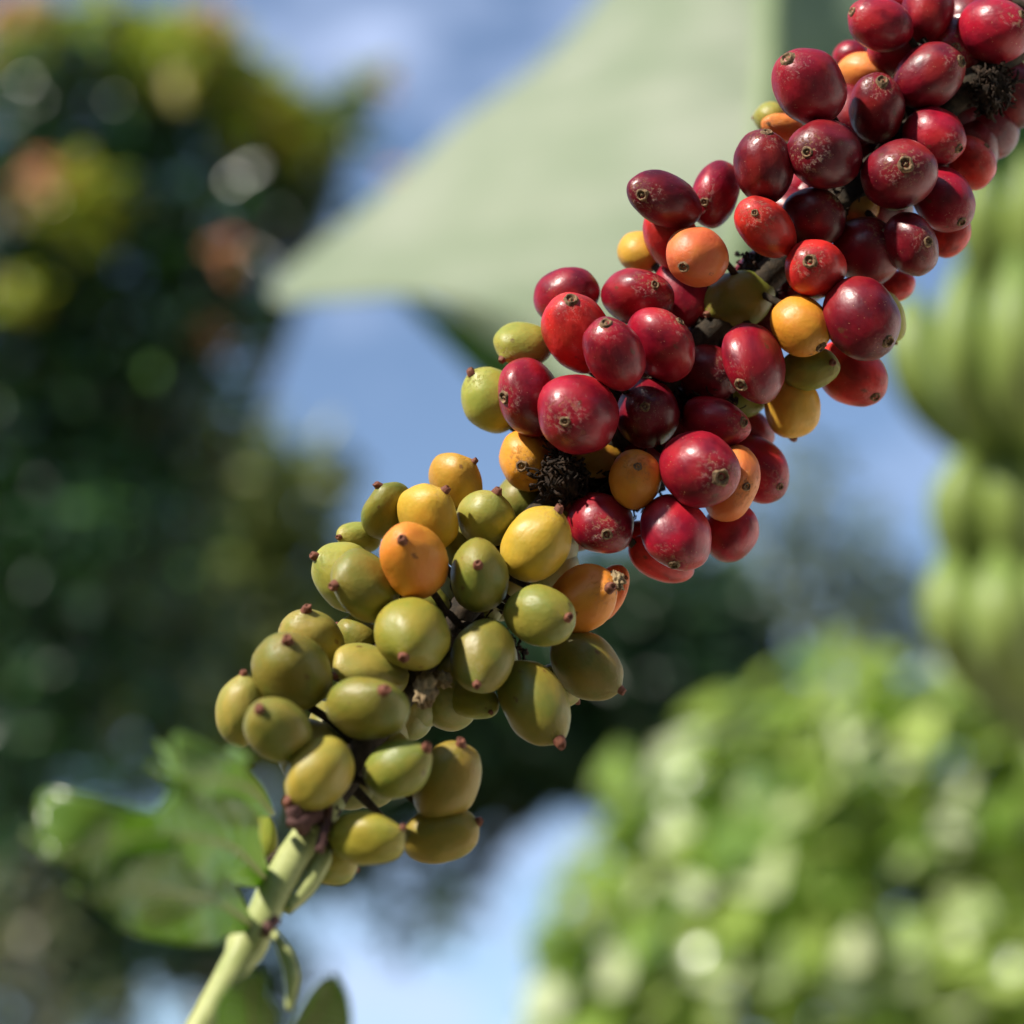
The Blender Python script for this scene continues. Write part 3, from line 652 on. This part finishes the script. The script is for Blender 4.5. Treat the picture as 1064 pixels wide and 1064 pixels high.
def make_cherry(c, i):
    P, Mx = ellipsoid(c, i)
    isg = c['c'] in 'YGLM' or (c['c'] in 'AO' and c['y'] > 600 or c['c'] == 'A' and c['x'] < 480)
    Wv, F, U, tipu = fruit_mesh(P, Mx, i, isg)
    mat = M_RED if c['c'] in 'DRB' else (M_ORG if c['c'] in 'OAN' else M_GRN)
    rnd = random.Random(i * 13); col = CC[c['c']]; j = rnd.uniform(.82, 1.2)
    o = mesh_obj('cherry', Wv, F, mat, branch, origin=P, attrs={'sph': ('FLOAT_VECTOR', U),
                 'skin': ('FLOAT_COLOR', [(col[0] * j, col[1] * j * rnd.uniform(.85, 1.2), col[2] * j, c['sc'])] * len(U))})
    if LBL[c['c']]: o['label'] = LBL[c['c']]
    n = np.linalg.inv(Mx @ Mx.T) @ (Mx @ np.array([0, 0, 1.0])); n = Vector(n / np.linalg.norm(n))
    tp = P + Vector(Mx @ tipu)
    r = (0.00092 if isg else 0.00110) * rnd.uniform(.75, 1.25) * min(1.15, c['b'] / 33)
    V, F2 = eye_mesh(tp, n, r, isg, i)
    mesh_obj('eye', V, F2, M_NUB if isg else M_EYE, o, origin=tp)
    STALKS.append((P - Vector(Mx[:, 2]) * 0.97, c))
    return o
for i, c in enumerate(ch): make_cherry(c, i)
# the fruit round the far side of the branch: hardly any of it shows
def far_side():
    rnd = random.Random(77); V, F, U, SK, MI = [], [], [], [], []
    for (t0, t1, col, m_, n) in ((3, 48, 'D', 0, 44), (47, 62, 'G', 1, 15), (62, 72, 'G', 1, 9)):
        for q in range(n):
            p = path[int(t0 + (t1 - t0) * (q + .5) / n)]; a = rnd.uniform(-1, 1) * 1.15
            side = (CR * .72 + -CU * -.69) ; side = (CR * .72 - CU * .69) if True else side
            dr = (CF * math.cos(a) + side * math.sin(a)).normalized()
            pos = p + dr * rnd.uniform(.0085, .014); ax = (dr + Vector((rnd.gauss(0, .3), rnd.gauss(0, .3), rnd.gauss(0, .3)))).normalized(); u, v = frame_of(ax)
            Mx = np.stack([np.array(u) * .0062, np.array(v) * .0064, np.array(ax) * .0078], axis=1)
            Wv, Fc, Uc, _ = fruit_mesh(pos, Mx, 500 + q + t0, m_ == 1); b0 = len(V)
            V += Wv.tolist(); F += [tuple(k + b0 for k in f) for f in Fc]; U += Uc.tolist(); SK += [(*CC[col], .3)] * len(Uc); MI += [m_] * len(Fc)
    o = mesh_obj('fruit_on_the_far_side', V, F, M_RED, branch, attrs={'sph': ('FLOAT_VECTOR', U), 'skin': ('FLOAT_COLOR', SK)})
    o.data.materials.append(M_GRN); o.data.polygons.foreach_set('material_index', MI); o['kind'] = 'stuff'
far_side()
for P, c in STALKS:
    best = min(path[:cut + 1], key=lambda q: (q - P).length)
    if (best - P).length > 0.020: continue
    tube(V, F, [P, P.lerp(best, .5) + Vector((0, 0, .0008)), best], [.0009, .0008, .0012], 6)
mesh_obj('stem', V, F, M_STEM, branch)
V, F = [], []
tube(V, F, path[cut - 4:], [r * 1.03 for r in rad[cut - 4:]], 14, 0.12)
o = mesh_obj('stem', V, F, M_GSTEM, branch); o['label'] = 'smooth pale green young stem'

# dried blossom remains at some nodes, other dark clumps added to darken the gaps
def dried(px, py, d, r, n, seed, name='dried_blossom_dark_fill'):
    rnd = random.Random(seed); c = at(px, py, d); V, F = [], []
    base = len(V); seg = 14
    for i in range(11):
        ph = math.pi * i / 10
        for k in range(seg):
            th = 2 * math.pi * k / seg
            p = Vector((math.sin(ph) * math.cos(th), math.sin(ph) * math.sin(th), math.cos(ph)))
            V.append(c + p * r * 0.62 * (1 + 0.5 * noise.noise(p * 2.5 + Vector((seed, 0, 0)))))
    for i in range(10):
        for k in range(seg):
            a = i * seg + k; b = i * seg + (k + 1) % seg; F.append((a, a + seg, b + seg, b))
    gv = lambda k: Vector((rnd.gauss(0, k), rnd.gauss(0, k), rnd.gauss(0, k)))
    for q in range(n * 2):
        p = c + gv(1).normalized() * r * rnd.uniform(.35, .85); w = rnd.uniform(.00014, .00034); pts = [p]
        dd = gv(1).normalized()
        for _ in range(4):
            dd = (dd + gv(.55)).normalized(); p = p + dd * r * rnd.uniform(.08, .17); pts.append(p)
        tube(V, F, pts, [w, w * rnd.uniform(.8, 1.8), w * rnd.uniform(.7, 1.5), w, w * rnd.uniform(.4, 2.2)], 5)
    return mesh_obj(name, V, F, M_DRY, branch, origin=c, smooth=True)
for q in [(585, 497, .440, .0062, 130, 1), (1030, 92, .452, .0062, 130, 2), (575, 470, .450, .005, 70, 3), (742, 350, .455, .0058, 70, 4), (870, 215, .456, .0075, 70, 5), (680, 420, .452, .0075, 60, 6),
          (610, 520, .452, .006, 60, 7), (930, 130, .458, .007, 60, 8), (490, 625, .444, .0070, 60, 9), (520, 680, .446, .006, 60, 12), (400, 770, .436, .0060, 60, 10), (350, 770, .432, .0055, 60, 13), (792, 282, .457, .0066, 70, 11), (660, 500, .450, .0085, 60, 14), (740, 420, .452, .006, 50, 15)]:
    dried(*q)

# shrivelled fruit hanging under the green cluster, stalks over the bare stem
def shrivel(px, py, d, a, b, ang, seed):
    c = dict(x=px, y=py, zs=d, o=0, a=a, b=b, ang=R(ang), eye=(a * .6 * math.cos(R(ang)), a * .6 * math.sin(R(ang))), ax=(px, py))
    P, Mx = ellipsoid(c, seed); Wv, F, U, _ = fruit_mesh(P, Mx, seed, True)
    w = np.array([1 + 0.42 * noise.noise(Vector(p) * 2.6 + Vector((seed, 3, 1))) - 0.15 * abs(math.sin(5 * math.atan2(p[1], p[0]))) for p in U])
    Wv = (Wv - np.array(P)) * w[:, None] + np.array(P)
    o = mesh_obj('shrivelled_cherry', Wv, F, M_SHRIV, branch, origin=P, attrs={'sph': ('FLOAT_VECTOR', U)}); o['label'] = 'small shrivelled brown fruit'
shrivel(442, 716, .418, 20, 13, 100, 3); shrivel(460, 706, .420, 11, 9, 30, 5); shrivel(640, 603, .432, 12, 9, 60, 8)
V, F = [], []
tube(V, F, catmull([at(342, 838, .401), at(337, 862, .397), at(331, 885, .395)], 4), .0010, 6, .4)
tube(V, F, catmull([at(305, 838, .395), at(308, 848, .395), at(316, 862, .397)], 4), .0016, 7, .5)
tube(V, F, catmull([at(300, 850, .395), at(312, 852, .395), at(330, 846, .398)], 4), .0015, 7, .5)
tube(V, F, catmull([at(275, 972, .379), at(279, 963, .380), at(286, 955, .382)], 4), .0011, 6, .5)
mesh_obj('stipule', V, F, M_STALK, branch)

# coffee leaves
def leaf(name, pts, width, side, mat, wave=0.003, freq=22, cup=0.004, seed=0, pw=0.75, label=None):
    """pts: (px, py, depth) along the midrib from stalk to tip; side: camera-space vector across the blade"""
    C = catmull([at(*p) for p in pts], 12); n = len(C); nu = 8
    sv = (CR * side[0] + CU * side[1] - CF * side[2]).normalized(); V, uv, F = [], [], []
    for i in range(n):
        t = i / (n - 1); d = (C[min(i + 1, n - 1)] - C[max(i - 1, 0)]).normalized()
        s = (sv - d * sv.dot(d)).normalized(); nr = d.cross(s)
        w = width * math.sin(math.pi * min(1, t ** pw)) ** 0.8 + 0.0006
        for j in range(-nu, nu + 1):
            u = j / nu
            h = wave * math.sin(freq * t + (1.3 if u > 0 else 0) + seed) * u * u * min(1, (t / .3) ** 2) - cup * u * u * math.sin(math.pi * t)
            ww = w * (1 + 0.10 * math.sin(freq * t + seed + (0.6 if u > 0 else 2)) * abs(u))
            V.append(C[i] + s * (u * ww) + nr * h); uv.append((t, u, 0))
    m_ = 2 * nu + 1
    for i in range(n - 1):
        for j in range(m_ - 1):
            a = i * m_ + j; F.append((a, a + 1, a + m_ + 1, a + m_))
    o = mesh_obj(name, V, F, mat, branch, origin=C[0], attrs={'uvw': ('FLOAT_VECTOR', uv)})
    sd = o.modifiers.new('thickness', 'SOLIDIFY'); sd.thickness = 0.0004
    if label: o['label'] = label
    V, F = [], []
    tube(V, F, [p + CF * -0.0001 for p in C[:n - 3]], [.0006 * (1 - .7 * i / n) for i in range(n - 3)], 6)
    mesh_obj('midrib', V, F, M_GSTEM, o, origin=C[0])
    return o
leaf('leaf', [(278, 915, .396), (240, 880, .352), (180, 868, .322), (110, 875, .308), (55, 895, .302)], .0092, (0.25, .8, .45), M_COFLEAF, .0078, 13, -.0040, 1, pw=0.95)
leaf('leaf', [(262, 962, .387), (228, 938, .350), (185, 927, .325), (135, 922, .312), (98, 930, .306)], .0070, (0.1, .8, .15), M_COFLEAF, .0052, 12, -.0030, 2, pw=0.95)
leaf('leaf', [(283, 845, .396), (262, 822, .352), (238, 812, .328), (208, 808, .316), (175, 806, .308)], .0042, (0.3, .8, .5), M_COFLEAF, .0046, 11, -.003, 4, pw=0.95)
leaf('leaf', [(300, 1120, .372), (318, 1075, .352), (338, 1040, .338), (343, 1016, .332)], .0050, (1, .2, .3), M_COFLEAF, .0010, 7, .003, 6)
leaf('leaf', [(275, 1120, .372), (262, 1060, .350), (262, 1030, .342), (275, 1012, .338)], .0042, (1, .1, .5), M_COFLEAF, .0010, 7, .002, 3)
V, F = [], []
tube(V, F, catmull([at(283, 968, .384), at(296, 990, .380), at(303, 1015, .376), at(300, 1050, .374)], 6), interp([.0008, .0013, .0015, .0006], 6), 8)
tube(V, F, catmull([at(340, 868, .404), at(334, 893, .400), at(320, 920, .395), at(298, 946, .390)], 6), interp([.0006, .0020, .0018, .0010], 6), 8)
mesh_obj('side_shoot', V, F, M_GSTEM, branch)
